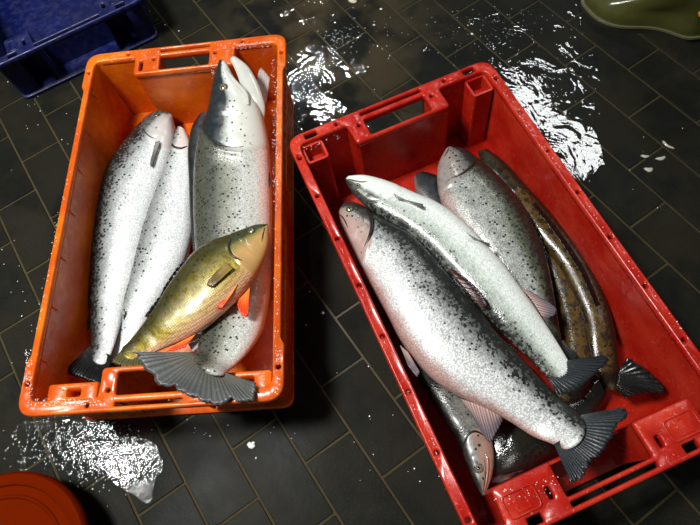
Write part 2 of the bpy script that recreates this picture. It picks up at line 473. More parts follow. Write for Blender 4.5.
def puddle(name, poly, label, z=.0022, amp=.012, mat=None):
    pts = []
    P = [at(a, b, 0) for a, b in poly]
    n = len(P)
    for i in range(n):
        a, b = P[i], P[(i + 1) % n]
        for k in range(14):
            p = a.lerp(b, k / 14); nz = noise.noise(Vector((p.x * 22, p.y * 22, 3))) * amp + noise.noise(Vector((p.x * 60, p.y * 60, 9))) * amp * .5
            t = (b - a).normalized(); pts.append((p.x - t.y * nz, p.y + t.x * nz))
    n = len(pts); vs = [(a, b, z) for a, b in pts] + [(a, b, .0004) for a, b in pts]
    me = mesh_from(vs, [tuple(range(n))] + [(k, n + k, n + (k + 1) % n, (k + 1) % n) for k in range(n)])
    bm = bmesh.new(); bm.from_mesh(me); bm.faces.ensure_lookup_table(); bmesh.ops.recalc_face_normals(bm, faces=bm.faces); bmesh.ops.triangulate(bm, faces=[f for f in bm.faces if len(f.verts) > 4]); bm.to_mesh(me); bm.free()
    o = link(name, me, mat or M_water, None, smooth=False); tag(o, label, 'puddle', kind='stuff'); return o
puddle('rippled_puddle', [(292, -40), (600, -40), (575, 0), (588, 40), (600, 85), (592, 125), (606, 165), (590, 182), (540, 168), (470, 110), (400, 110), (340, 160), (280, 150), (270, 60), (255, 20)],
       'wide rippled water film on the dark tiles behind the red crate')
puddle('splash_puddle', [(40, 418), (120, 412), (150, 420), (160, 446), (160, 476), (148, 500), (122, 494), (96, 470), (70, 480), (20, 470), (-20, 462), (-20, 430)],
       'glinting water film on the dark tiles below the orange crate', amp=.016, mat=M_splash)

# ------------------------------------------------------------------ crates
def crate(name, loc, rot, mat, L, Wd, H, far, near, label, holes, flare=0.0, ribs=True):
    """far / near: (opening half width, boss half width, kind) of the +x and -x end"""
    root = empty(name, loc, rot, label=label, cat='crate')
    hl, hw = L / 2, Wd / 2
    ri = hw - .019; xi = hl - .024; xb = hl - .074; T = .016
    # ---- rim: one flat moulded frame with its holes
    f = flare; xs = hl - .105
    outer = round_poly([(-hl, -hw, .032), (-xs - .012, -hw, .01), (-xs, -hw + f, .01), (xs, -hw + f, .01), (xs + .012, -hw, .01), (hl, -hw, .032),
                        (hl, hw, .032), (xs + .012, hw, .01), (xs, hw - f, .01), (-xs, hw - f, .01), (-xs - .012, hw, .01), (-hl, hw, .032)], .03, 6)
    fb, nb = far[1], near[1]
    xg = hl - .022; no = near[0]
    notch = [(-xb, -no, .004), (-xg, -no, .004), (-xg, no, .004), (-xb, no, .004)] if near[2] == 'slot' else []
    inner = round_poly([(xi, ri, .016), (xi, fb, .008), (xb, fb, .008), (xb, -fb, .008), (xi, -fb, .008), (xi, -ri, .016),
                        (-xi, -ri, .016), (-xi, -nb, .008), (-xb, -nb, .008), *notch, (-xb, nb, .008), (-xi, nb, .008), (-xi, ri, .016)], .01, 4)
    loops = [outer, inner]
    for sg, e in ((1, far), (-1, near)):
        o_ = e[0]
        def rr(a, b, y0, y1, r=.003): 
            x0, x1 = sorted((sg * a, sg * b)); return rect(x0, x1, y0, y1, r)
        if e[2] != 'slot': loops.append(rr(hl - .066, hl - .026, -o_, o_, .005))                  # grip opening
        loops.append(rr(hl - .0155, hl - .0075, -o_, o_, .002))                 # groove of the rail
        for s2 in (1, -1):
            y = lambda a, b: tuple(sorted((s2 * a, s2 * b)))
            if e[2] == 'slot':
                loops.append(rr(hl - .046, hl - .028, *y(o_ + .016, o_ + .024), .004))
                loops.append(rr(hl - .020, hl - .007, *y(o_ + .045, o_ + .068), .002))
            else:
                loops.append(circle(sg * (hl - .035), s2 * (o_ + .013), .0042))
                if e[2] == 'hole' and sg > 0 and s2 > 0: loops.append(rr(hl - .064, hl - .036, e[1] - .019, e[1] - .011, .003))
                loops.append(circle(sg * (hl - .012), s2 * (e[1] + .018), .0042))
                if e[2] == 'socket':
                    loops.append(rr(hl - .019, hl - .006, *y(hw - .062, hw - .036), .002))
        if e[2] != 'slot':
            for s2 in (1, -1): loops.append(circle(sg * (hl - .055), s2 * (hw - .0095), .0046))
    for hx in holes:
        for s2 in (1, -1): loops.append(circle(hx, s2 * (hw - .0095 - f * .6), .0042))
    link('rim', plate(loops, H - T, H, .0022), mat, root, smooth=False)
    # skirt below the rim's outer edge
    sk = round_poly([(-hl + .004, -hw + .004, .03), (hl - .004, -hw + .004, .03), (hl - .004, hw - .004, .03), (-hl + .004, hw - .004, .03)], .03, 6)
    # ---- walls
    for s2 in (1, -1):
        link('side_wall', strip([(-hl + .05, s2 * (ri + .003)), (0, s2 * (ri + .003)), (hl - .05, s2 * (ri + .003))], .0045, 0.004, H - .004, H), mat, root, smooth=False)
    for sg, e in ((1, far), (-1, near)):
        xo, xw = xi + .003, xb + .0045
        path = [(hl - .05, ri + .003), (xo - .012, ri + .002), (xo - .003, ri - .004), (xo, ri - .016), (xo, e[1] + .003), (xo - .002, e[1] - .002), (xw + .002, e[1] - .003), (xw, e[1] - .006)]
        path = [(sg * a, b) for a, b in path]
        if e[2] == 'slot':
            half = path + [(sg * xw, e[0] + .002)]
            link('end_wall', strip(half, .0045, .004, H - .003, H), mat, root, smooth=False)
            link('end_wall', strip([(a, -b) for a, b in reversed(half)], .0045, .004, H - .003, H), mat, root, smooth=False)
            link('low_wall', strip([(sg * xw, e[0]), (sg * xw, -e[0])], .0045, .004, H * .62, H), mat, root, smooth=False)
        else:
            full = path + [(sg * (xw), 0)] + [(a, -b) for a, b in reversed(path)]
            link('end_wall', strip(full, .0045, .004, H - .003, H), mat, root, smooth=False)
        # return walls that close the grip opening at both bosses
        for s2 in (1, -1):
            link('boss_wall', strip([(sg * (hl - .070), s2 * (e[0] + .003)), (sg * (hl - .020), s2 * (e[0] + .003))], .004, H * .1, H - .004, H), mat, root, smooth=False)
        # corner stacking boxes standing in the corner wells
        for s2 in (1, -1):
            if e[2] == 'socket':
                bx = sg * (hl - .045); by = s2 * (hw - .043)
                pth = round_poly([(bx - .021, by - .020), (bx + .019, by - .020), (bx + .019, by + .020), (bx - .021, by + .020)], .005, 3)
                c = link('corner_socket', strip(pth, .005, .006, H - .012, H, closed=True), mat, root, smooth=False)
                fl = link('socket_floor', plate([rect(bx - .019, bx + .019, by - .018, by + .018, .004)], H - .05, H - .046, .001), mat, c, smooth=False)
            elif e[2] == 'slot':
                # raised rounded frame and pocket on the wide corner plate
                y0, y1 = sorted((s2 * (e[0] + .036), s2 * (e[1] - .006)))
                x0, x1 = sorted((sg * (hl - .060), sg * (hl - .025)))
                link('plate_ridge', plate([rect(x0, x1, y0, y1, .008), rect(x0 + .003, x1 - .003, y0 + .003, y1 - .003, .006)], H - .003, H + .0022, .0008), mat, root, smooth=False)
                cx_, cy_ = (x0 + x1) / 2, (y0 + y1) / 2
                link('plate_pocket', plate([[(cx_ - .012, cy_ - .012), (cx_ + .012, cy_ - .007), (cx_ + .012, cy_ + .007), (cx_ - .012, cy_ + .012)],
                                            [(cx_ - .009, cy_ - .008), (cx_ + .009, cy_ - .004), (cx_ + .009, cy_ + .004), (cx_ - .009, cy_ + .008)]], H - .002, H + .0015, .0006), mat, root, smooth=False)
            elif sg < 0:
                y0, y1 = sorted((s2 * .130, s2 * .176))
                x0, x1 = sorted((sg * (hl - .060), sg * (hl - .026)))
                c = link('corner_socket', plate([rect(x0, x1, y0 - .022, y1 + .022, .005), rect(x0 + .010, x1 - .009, y0 + .008, y1 - .012, .004)], H - .10, H - .034, .0015), mat, root, smooth=False)
                bmr = bmesh.new()
                for k in range(5):
                    r = bmesh.ops.create_cube(bmr, size=1)
                    for v in r['verts']: v.co = Vector((x0 + .006 + k * .0055 + v.co.x * .002, y0 - .008 + v.co.y * .006 + (.050 if k % 2 else .0), H - .0335 + v.co.z * .002))
                mr = bpy.data.meshes.new('m'); bmr.to_mesh(mr); bmr.free(); sm_ = link('size_mark', mr, mat, c, smooth=False); sm_['kind'] = 'stuff'
    link('base', plate([round_poly([(-hl * .945, -hw * .925), (hl * .945, -hw * .925), (hl * .945, hw * .925), (-hl * .945, hw * .925)], .02, 4)], .0, .008, .001), mat, root, smooth=False)
    if ribs:
        rm = boxmesh(-.0015, .0015, -.008, .008, -.018, 0, .0005); rm.materials.append(mat)
        for k in range(7):
            for s2 in (1, -1):
                o = bpy.data.objects.new('rib', rm); COL.objects.link(o); o.parent = root; o.location = (-hl * .75 + k * hl * .25, s2 * (ri + .0115 - f), H - T + .001)
        hm = boxmesh(-hl + .07, hl - .07, -.003, .003, 0, .004, .001); hm.materials.append(mat)
        for s2 in (1, -1):
            o = bpy.data.objects.new('side_rib', hm); COL.objects.link(o); o.parent = root; o.location = (0, s2 * (ri + .0025), H * .52)
    return root

HO = .18
crate('orange_crate', (.272, .260, 0), radians(148), M_orange, .80, .452, HO, (.056, .112, 'hole'), (.058, .086, 'hole'),
      'bright orange plastic fish crate holding silver fish and one golden fish', [], flare=.006)
crate('red_crate', (.733, .648, 0), radians(168.2), M_red, .80, .445, HO, (.066, .100, 'socket'), (.070, .165, 'slot'),
      'bright red plastic fish crate filled with silver and brown fish', [-.35, -.25, -.15, -.05, .05, .15, .25, .35])
crate('blue_crate', (-.645, .295, 0), radians(175), M_blue, .60, .42, .135, (.07, .11, 'hole'), (.085, .15, 'slot'),
      'dark blue plastic crate cut off by the top left corner', [])

# ------------------------------------------------------------------ fish
def crom(P, t):
    n = len(P) - 1; x = min(max(t, 0), 1) * n; i = min(int(x), n - 1); u = x - i
    p0 = P[max(i - 1, 0)]; p1 = P[i]; p2 = P[i + 1]; p3 = P[min(i + 2, n)]
    return (p1 * 2 + (p2 - p0) * u + (p0 * 2 - p1 * 5 + p2 * 4 - p3) * u * u + (p1 * 3 - p0 - p2 * 3 + p3) * u ** 3) * .5

def sstep(a, b, x):
    t = min(max((x - a) / (b - a), 0), 1); return t * t * (3 - 2 * t)

class Fish:
    """stations: (dorsal px, ventral px, z); the body is lofted between them, a fish lying on its side"""
    def __init__(s, label, st, mat, flat=.50, gill=.2, name='salmon', nu=150, nv=40, head=True, zlist=None, wmin=.0, cat='fish', openjaw=False, lift=0.0):
        D = []; V = []
        for (dx, dy, vx, vy, z) in st:
            D.append(at(dx, dy, z + lift)); V.append(at(vx, vy, z + lift))
        C_ = [(a + b) / 2 for a, b in zip(D, V)]
        # arc-length parameters
        s.D, s.V = D, V
        base = C_[len(C_) // 2].copy(); base.z = min(p.z for p in C_) * 0 + .01
        s.o = base
        s.root = empty(name, base, label=label, cat=cat)
        s.flat = flat
        # length
        fine = [(crom(D, k / 200), crom(V, k / 200)) for k in range(201)]
        cum = [0]
        for k in range(200): cum.append(cum[-1] + ((fine[k + 1][0] + fine[k + 1][1]) / 2 - (fine[k][0] + fine[k][1]) / 2).length)
        s.cum = cum; s.L = cum[-1]
        Hm = max((a - b).length / 2 for a, b in fine); s.Hm = Hm
        verts = []; across = []; hm = []; faces = []; along = []
        for i in range(nu + 1):
            # denser near the head
            q = i / nu; sfrac = q ** 1.25
            t = s.par(sfrac)
            c, dv, H, N = s.frame(t)
            W = H * flat * (1 + .35 * (1 - sstep(0, .10, sfrac))) * (1 - .55 * sstep(.78, 1, sfrac))
            for j in range(nv):
                th = 2 * pi * j / nv
                a, b = cos(th), sin(th)
                aa = math.copysign(abs(a) ** .92, a); bb = math.copysign(abs(b) ** .90, b)
                v = aa
                k = 1.0; hmask = 0
                if head:
                    sg = gill + .022 - .05 * (v - .05) ** 2 - .03 * v
                    e = sstep(sg + .006, sg - .002, sfrac)
                    hmask = e
                    k += .085 * e * sstep(.0, .10, sfrac) * (.4 + .6 * abs(b))
                    k -= .045 * math.exp(-((sfrac - sg - .008) / .005) ** 2) * (.3 + .7 * abs(b))
                    # preopercle crease, mouth slit
                    sp = gill * .66 + .01 - .03 * v * v
                    k -= .035 * math.exp(-((sfrac - sp) / .004) ** 2) * abs(b)
                    if not openjaw:
                        vm = -.30 + sfrac * -1.4
                        if sfrac < gill * .52: k -= .10 * math.exp(-((v - vm) / .07) ** 2) * abs(b) * sstep(gill * .52, gill * .4, sfrac)
                p = c + dv * (aa * H * (1 + (k - 1) * .3)) + N * (bb * W * k)
                verts.append(p); across.append((v + 1) / 2); hm.append(hmask); along.append(sfrac)
        for i in range(nu):
            for j in range(nv):
                j2 = (j + 1) % nv
                faces.append((i * nv + j, i * nv + j2, (i + 1) * nv + j2, (i + 1) * nv + j))
        # rounded scaly lobe that closes the body over the tail root
        c1, dv1, H1_, N1 = s.frame(s.par(1)); T1 = (c1 - s.frame(s.par(.97))[0]).normalized()
        nl = 5
        for q in range(1, nl):
            g = q / nl * pi / 2
            for j in range(nv):
                th = 2 * pi * j / nv
                verts.append(c1 + T1 * (H1_ * .85 * sin(g)) + dv1 * (cos(th) * H1_ * cos(g)) + N1 * (sin(th) * H1_ * flat * .45 * cos(g) ** .6))
                across.append((cos(th) * cos(g) + 1) / 2); hm.append(0); along.append(1)
        for i in range(nu, nu + nl - 1):
            for j in range(nv):
                j2 = (j + 1) % nv
                faces.append((i * nv + j, i * nv + j2, (i + 1) * nv + j2, (i + 1) * nv + j))
        nu = nu + nl - 1
        c0 = s.frame(s.par(0)); c1 = s.frame(s.par(1))
        ax0 = (s.frame(s.par(.02))[0] - c0[0]).normalized()
        verts.append(c0[0] - ax0 * c0[2] * .5); across.append(.6); hm.append(1); along.append(0)
        verts.append(c1[0] + T1 * (H1_ * .85)); across.append(.5); hm.append(0); along.append(1)
        a0, a1 = len(verts) - 2, len(verts) - 1
        for j in range(nv):
            faces.append((a0, (j + 1) % nv, j)); faces.append((a1, nu * nv + j, nu * nv + (j + 1) % nv))
        me = mesh_from(verts, faces, s.o, {'across': across, 'headmask': hm, 'lengthwise': along})
        bm = bmesh.new(); bm.from_mesh(me); bmesh.ops.recalc_face_normals(bm, faces=bm.faces); bm.to_mesh(me); bm.free()
        s.body = link('body', me, mat, s.root)
    def par(s, f):
        L = f * s.L; c = s.cum
        lo, hi = 0, 200
        while hi - lo > 1:
            m = (lo + hi) // 2
            if c[m] <= L: lo = m
            else: hi = m
        return (lo + (L - c[lo]) / max(c[hi] - c[lo], 1e-9)) / 200
    def frame(s, t):
        d = crom(s.D, t); v = crom(s.V, t); c = (d + v) / 2; dv = (d - v); H = dv.length / 2; dv.normalize()
        e = .01
        t0, t1 = max(t - e, 0), min(t + e, 1)
        T = ((crom(s.D, t1) + crom(s.V, t1)) - (crom(s.D, t0) + crom(s.V, t0))).normalized()
        N = dv.cross(T).normalized()
        if N.z < 0: N = -N
        return c, dv, H, N
    def surf(s, f, v, out=0.0):
        """point on the upper flank at length fraction f and height v (-1 belly .. 1 back)"""
        c, dv, H, N = s.frame(s.par(f))
        W = H * s.flat * (1 + .35 * (1 - sstep(0, .10, f)))
        return c + dv * (H * v) + N * (W * max(0, 1 - abs(v) ** 2.1) ** .46 * 1.05 + out)
    def eye(s, f, v, r=.007, iris=None):
        p = s.surf(f, v, -r * .12); c, dv, H, N = s.frame(s.par(f))
        up = (N + dv * v * .7).normalized(); q = up.to_track_quat('Z', 'X').to_matrix().to_4x4()
        def cap(rad, hgt, ring):
            prof = [(rad * sin(k / ring * pi / 2), hgt * cos(k / ring * pi / 2)) for k in range(ring + 1)]
            return lathe(prof + [(rad * .9, -hgt * .4), (0, -hgt * .4)], 24)
        me = cap(r, r * .62, 6); e = link('eye', me, iris or M_iris, s.root, smooth=False)
        e.matrix_local = Matrix.Translation(p - s.o) @ q
        me = cap(r * .50, r * .30, 5); u = link('pupil', me, M_pupil, e, smooth=False); u.location = (0, 0, r * .40)
        # dark socket ring
        ring = []
        n = 24; vs = []; fs = []
        for k in range(n):
            a = 2 * pi * k / n
            for m in range(6):
                b = 2 * pi * m / 6; R_ = r * 1.06 + r * .16 * cos(b); vs.append((R_ * cos(a), R_ * sin(a), r * .16 * sin(b) + r * .12))
        for k in range(n):
            for m in range(6):
                fs.append((k * 6 + m, ((k + 1) % n) * 6 + m, ((k + 1) % n) * 6 + (m + 1) % 6, k * 6 + (m + 1) % 6))
        link('eye_socket', mesh_from(vs, fs), M_gill, e)
    def line(s, name, pts, r, mat, out=.0):
        if name == 'gill_slit': r *= 1.5
        """slim tube over the flank through (f, v) points: jaw line, gill slit"""
        P = [s.surf(f, v, out) for f, v in pts]; n = 24; vs = []; fs = []
        for i in range(n + 1):
            t = i / n; c = crom(P, t); d = (crom(P, min(t + .02, 1)) - crom(P, max(t - .02, 0))).normalized()
            a = d.cross(Vector((0, 0, 1))).normalized(); b = d.cross(a)
            rr = r * (.25 + .75 * math.sin(pi * min(max(t, .04), .96)) ** .6)
            for m in range(8):
                g = 2 * pi * m / 8; vs.append(c + a * rr * cos(g) + b * rr * sin(g))
        for i in range(n):
            for m in range(8): fs.append((i * 8 + m, i * 8 + (m + 1) % 8, (i + 1) * 8 + (m + 1) % 8, (i + 1) * 8 + m))
        fs.append(tuple(range(8))); fs.append(tuple(n * 8 + m for m in range(7, -1, -1)))
        return link(name, mesh_from(vs, fs, s.o), mat, s.root)
    def fin(s, name, root, tips, zr, zt, mat, rays=12, th=.0011, frill=.004, wave=.0012, sag=0.0, label=None, seed=1):
        """root and tips: lists of px points; rays run from root to tips"""
        R_ = [at(a, b, zr) for a, b in root]; T = [at(p[0], p[1], p[2] if len(p) > 2 else zt) for p in tips]
        nr = rays * 4; na = 12; up = []; alng = []; rayv = []
        rd = random.Random(seed)
        cut = [rd.uniform(0, 1) ** 2 for _ in range(rays + 2)]
        for i in range(nr + 1):
            u = i / nr
            a = crom(R_, u) if len(R_) > 2 else R_[0].lerp(R_[-1], u); b = crom(T, u)
            ph = (i % 4) / 4; rv = .5 - .5 * cos(2 * pi * rays * (u + .012 * noise.noise(Vector((u * 11, seed, 2)))))
            d = (b - a); ln = max(d.length, 1e-6)
            b2 = b - d.normalized() * (frill * (.10 * rv + .12 * cut[int(u * rays)] + 1.0 * abs(noise.noise(Vector((u * 14, seed, 0)))) + .6 * abs(noise.noise(Vector((u * 43, seed, 5))))))
            for k in range(na + 1):
                q = k / na
                p = a.lerp(b2, q)
                p = p + Vector((0, 0, wave * (rv - .5) * (.3 + q) - sag * sin(pi * q)))
                p.z += .0025 * noise.noise(Vector((u * 3 + seed, q * 2, 1))) * q
                up.append(p); alng.append(q); rayv.append(rv)
        n = len(up); w_ = na + 1
        verts = [p + Vector((0, 0, th / 2)) for p in up] + [p - Vector((0, 0, th / 2)) for p in up]
        faces = []
        for i in range(nr):
            for k in range(na):
                a = i * w_ + k; faces.append((a, a + w_, a + w_ + 1, a + 1)); faces.append((n + a, n + a + 1, n + a + w_ + 1, n + a + w_))
        for k in range(na):
            for i0 in (0, nr):
                a = i0 * w_ + k; faces.append((a, a + 1, n + a + 1, n + a))
        for i in range(nr):
            for k0 in (0, na):
                a = i * w_ + k0; faces.append((a, a + w_, n + a + w_, n + a))
        me = mesh_from(verts, faces, s.o, {'along': alng * 2, 'ray': rayv * 2})
        bm = bmesh.new(); bm.from_mesh(me); bmesh.ops.recalc_face_normals(bm, faces=bm.faces); bm.to_mesh(me); bm.free()
        o = link(name, me, mat, s.root)
        if label: o['label'] = label
        return o

def S(rows, zs):
    """attach heights: zs is a list of (index, z) keys"""
    out = []
    for i, r in enumerate(rows):
        for (a, za), (b, zb) in zip(zs, zs[1:]):
            if a <= i <= b:
                out.append((*r, za + (zb - za) * (i - a) / (b - a))); break
    return out

# --- orange crate
A = Fish('silver fish with black back freckles along the left wall of the orange crate',
         S([(169, 113, 173, 118), (158, 113, 175, 130), (144, 122, 174, 146), (126, 143, 170, 166), (111, 164, 164, 184), (99, 190, 157, 205),
            (92, 216, 150, 226), (89, 246, 143, 252), (89, 275, 136, 279), (89, 300, 127, 304), (90, 322, 120, 326), (91, 341, 113, 349), (90, 350, 108, 360)], [(0, .055), (9, .052), (12, .075)]), M_salmon, gill=.13)
A.line('gill_slit', [(.105, .55), (.135, .2), (.14, -.25), (.12, -.6)], .0012, M_gill)
A.fin('pectoral_fin', [(155, 142), (160, 141)], [(150, 164), (151, 167), (153, 165)], .088, .088, F_grey, 4, frill=.001)
A.fin('dorsal_fin', [(92, 205), (89, 226)], [(86, 210), (84, 222), (87, 229)], .055, .05, F_black, 8)
A.fin('adipose_fin', [(90, 316), (90, 328)], [(87, 318), (86, 324), (88, 330)], .055, .055, F_black, 4)
A.fin('anal_fin', [(134, 283), (122, 312)], [(134, 292), (132, 305), (124, 320)], .055, .06, F_blue, 8)
A.fin('tail_fin', [(90, 345), (112, 356)], [(63, 372), (72, 376), (84, 380), (96, 385), (104, 388)], .075, .085, F_black, 16)
A.eye(.05, .25, .0045)

B = Fish('pale silver fish lying between two others in the orange crate',
         S([(178, 127, 185, 130), (173, 138, 190, 141), (165, 152, 194, 155), (156, 175, 195, 181), (147, 200, 194, 207), (139, 230, 192, 237),
            (131, 260, 182, 268), (123, 290, 164, 297), (117, 315, 147, 322), (113, 338, 132, 346), (110, 352, 124, 361)], [(0, .05), (3, .045), (10, .045)]), M_salmon_b, gill=.11)
B.line('gill_slit', [(.09, .6), (.115, .2), (.12, -.3), (.10, -.7)], .0022, M_gill)
B.fin('tail_fin', [(110, 352), (126, 360)], [(96, 372), (104, 376), (116, 380), (126, 378)], .045, .04, F_dark, 12)
B.fin('anal_fin', [(158, 300), (136, 338)], [(152, 318), (140, 336), (130, 348)], .055, .06, F_dark, 8)

Jf = Fish('narrow black-backed fish wedged under the open-mouthed salmon',
          S([(200, 114, 207, 113), (192, 128, 208, 130), (188, 150, 208, 152), (189, 180, 207, 182), (190, 210, 208, 212), (192, 240, 208, 244), (194, 262, 206, 266)], [(0, .085), (3, .065), (6, .045)]), M_black, gill=.2, name='small_salmon')
Jf.fin('tail_fin', [(194, 264), (206, 268)], [(190, 285), (200, 288), (210, 284)], .03, .025, F_dark, 8)

C = Fish('large open-mouthed silver salmon along the right wall of the orange crate',
         S([(220, 60, 227, 64), (216, 73, 234, 77), (212, 90, 248, 93), (209, 108, 259, 108), (204, 124, 265, 128), (198, 145, 269, 150), (195, 170, 271, 175),
            (194, 200, 272, 205), (195, 235, 272, 240), (197, 270, 271, 275), (199, 300, 268, 305), (200, 322, 262, 330), (199, 340, 248, 352), (196, 353, 232, 368), (194, 358, 226, 374)],
           [(0, .188), (3, .160), (6, .105), (10, .085), (12, .13), (14, .178)]), M_big, gill=.262, openjaw=True, flat=.52)
C.eye(.105, .18, .0085)
C.line('upper_jaw', [(.03, -.55), (.08, -.72), (.12, -.80), (.155, -.72)], .0052, M_lip, .004)
def jaw(F, name, outer, inner, z0, z1, th, mat):
    n = 22; P = []; vs = []; fs = []
    O = [at(a, b, z0 + (z1 - z0) * i / (len(outer) - 1)) for i, (a, b) in enumerate(outer)]
    I = [at(a, b, z0 + (z1 - z0) * i / (len(inner) - 1)) for i, (a, b) in enumerate(inner)]
    ac = []
    for i in range(n + 1):
        t = i / n; a = crom(O, t); b = crom(I, t); c = (a + b) / 2; d = (a - b); H = d.length / 2 * (1 - .85 * sstep(.7, 1, t)); d.normalize(); c = c - Vector((0, 0, .02 * sstep(.6, 1, t)))
        for m in range(14):
            g = 2 * pi * m / 14; vs.append(c + d * H * cos(g) + Vector((0, 0, max(th * (.45 + .55 * t) * (1 - .9 * sstep(.7, 1, t)), H * .5) * sin(g)))); ac.append(.2)
    for i in range(n):
        for m in range(14): fs.append((i * 14 + m, i * 14 + (m + 1) % 14, (i + 1) * 14 + (m + 1) % 14, (i + 1) * 14 + m))
    fs.append(tuple(range(14))); fs.append(tuple(n * 14 + m for m in range(13, -1, -1)))
    me = mesh_from(vs, fs, F.o, {'across': ac, 'headmask': [1.0] * len(vs)})
    bm = bmesh.new(); bm.from_mesh(me); bmesh.ops.recalc_face_normals(bm, faces=bm.faces); bm.to_mesh(me); bm.free()
    return link(name, me, mat, F.root)
jaw(C, 'lower_jaw', [(236, 57), (248, 66), (256, 79), (262, 93), (266, 112), (262, 132)], [(230, 60), (235, 70), (239, 81), (242, 95), (247, 112), (252, 130)], .186, .15, .012, M_lip)
C.fin('pectoral_fin', [(258, 106), (266, 104)], [(257, 78), (261, 68), (270, 78)], .12, .125, F_pale, 8, frill=.002)
C.fin('pectoral_fin', [(256, 146), (266, 142)], [(262, 175), (267, 188), (271, 184)], .11, .115, F_wash, 6)
C.fin('pelvic_fin', [(206, 335), (203, 344)], [(192, 333), (188, 342), (193, 352)], .13, .135, F_pale, 7, frill=.001)
C.fin('tail_fin', [(192, 352), (208, 362), (229, 374)],
      [(130, 352, .198), (138, 364, .197), (156, 384, .194), (172, 391, .192), (190, 398, .191), (212, 406, .190), (232, 404, .190), (247, 403, .190), (257, 398, .190), (257, 383, .190)], .181, .19, F_tail, 30, frill=.013, wave=.0006, seed=5)
C.line('gill_slit', [(.215, .75), (.262, .45), (.280, .0), (.276, -.5), (.25, -.85)], .0013, M_gill)

D = Fish('golden olive fish with orange fins lying across the silver ones in the orange crate',
         S([(267, 224, 268, 228), (256, 225, 269, 241), (243, 230, 265, 256), (228, 236, 257, 273), (212, 242, 246, 289), (196, 252, 232, 304),
            (181, 270, 217, 318), (168, 288, 202, 330), (155, 309, 184, 340), (142, 326, 165, 348), (132, 338, 150, 354), (125, 345, 140, 358)], [(0, .165), (3, .155), (9, .150), (11, .165)]),
         M_perch, gill=.235, name='golden_fish', flat=.46)
D.eye(.09, .42, .006)
D.line('gill_slit', [(.20, .6), (.25, .25), (.262, -.15), (.22, -.62)], .0016, M_gill)
D.line('mouth_line', [(.015, -.15), (.05, -.45), (.085, -.62)], .0013, M_mouth)
D.line('cheek_line', [(.13, .35), (.15, -.1), (.12, -.55)], .0011, M_lip)
D.fin('pectoral_fin', [(226, 262), (233, 268)], [(212, 276), (207, 283), (208, 287), (213, 287)], .188, .186, fin_mat('amber_fin', (.24, .16, .03), (.13, .085, .025), ray=.2), 7, wave=.0003)
D.fin('pelvic_fin', [(238, 284), (232, 294)], [(222, 300), (215, 308), (222, 309)], .172, .168, F_red, 7)
D.fin('pelvic_fin', [(250, 287), (240, 296)], [(249, 306), (247, 317), (240, 314), (237, 304)], .150, .150, F_red, 7)
D.fin('anal_fin', [(196, 334), (176, 344)], [(184, 348), (174, 351), (166, 352)], .152, .155, F_red, 8)
D.fin('dorsal_fin', [(200, 250), (180, 271), (163, 297), (148, 318)], [(198, 247), (176, 268), (159, 295), (144, 316)], .152, .154, F_black, 16)
D.fin('tail_fin', [(127, 343), (142, 357)], [(111, 363), (122, 366), (134, 367), (146, 365)], .165, .176, fin_mat('olive_tail_fin', (.20, .15, .03), (.09, .08, .03)), 12)

# --- red crate
H2 = Fish('brown mottled fish curving along the right wall of the red crate',
          S([(490, 152, 478, 152), (506, 165, 484, 172), (530, 191, 508, 200), (558, 222, 530, 234), (581, 250, 556, 264), (598, 281, 572, 294), (609, 310, 583, 320), (616, 340, 588, 345), (619, 366, 594, 366), (621, 384, 604, 384)], [(0, .06), (9, .055)]),
          M_brown, flat=.7, gill=.2, name='brown_fish')
H2.fin('tail_fin', [(618, 372), (614, 388)], [(628, 356), (650, 372), (667, 391), (644, 393), (626, 398)], .06, .075, F_black, 14)
H2.fin('dorsal_fin', [(535, 202), (560, 232), (584, 268), (600, 305)], [(532, 206), (556, 236), (579, 272), (595, 307)], .088, .094, F_black, 20)
H1 = Fish('brown mottled fish between the dusky fish and the one along the wall',
          S([(516, 190, 505, 196), (534, 212, 516, 222), (554, 235, 532, 248), (570, 262, 546, 274), (582, 292, 556, 302), (590, 322, 562, 330), (595, 352, 564, 356), (594, 380, 561, 380), (582, 402, 552, 394), (566, 414, 546, 402)], [(0, .045), (9, .045)]),
          M_brown, flat=.62, gill=.10, name='brown_fish')
H1.fin('tail_fin', [(562, 414), (546, 402)], [(552, 432), (542, 428), (532, 414)], .045, .04, F_dark, 10)
Kf = Fish('glossy black fish seen between the downward head and the crate bottom end',
          S([(606, 396, 596, 376), (592, 420, 572, 396), (572, 440, 545, 406), (548, 456, 518, 412), (524, 468, 498, 424), (508, 474, 488, 438), (500, 474, 484, 450)], [(0, .035), (6, .05)]), M_sable, flat=.55, gill=.16, name='black_fish')
G = Fish('dark-backed silver fish with its head near the far red wall',
         S([(453, 147, 446, 149), (466, 151, 438, 166), (480, 161, 438, 188), (496, 175, 444, 210), (512, 192, 456, 230), (526, 212, 472, 252), (538, 236, 490, 276),
            (547, 262, 508, 298), (553, 290, 524, 322), (558, 320, 536, 342), (562, 342, 546, 356)], [(0, .085), (4, .08), (10, .08)]), M_dark, gill=.17, name='trout')
G.line('gill_slit', [(.125, .8), (.165, .45), (.18, -.05), (.165, -.6)], .0022, M_gill)
G.line('mouth_line', [(.01, -.1), (.03, -.4), (.05, -.6)], .0012, M_mouth)
G.fin('pectoral_fin', [(442, 183), (446, 190)], [(444, 205), (449, 208), (450, 200)], .085, .08, F_wash, 5)
G.fin('dorsal_fin', [(517, 200), (534, 230), (545, 262)], [(519, 198), (538, 228), (549, 260)], .082, .088, F_black, 14)
G.fin('tail_fin', [(563, 340), (547, 356)], [(578, 356), (572, 366), (560, 372)], .08, .075, F_dark, 10)
Lf = Fish('dark speckled fish glimpsed under the pale and dusky heads',
          S([(424, 172, 414, 178), (440, 178, 416, 192), (452, 196, 428, 210), (466, 216, 446, 230), (478, 236, 462, 250)], [(0, .035), (4, .03)]), M_black, flat=.45, gill=.3, name='trout', head=False)
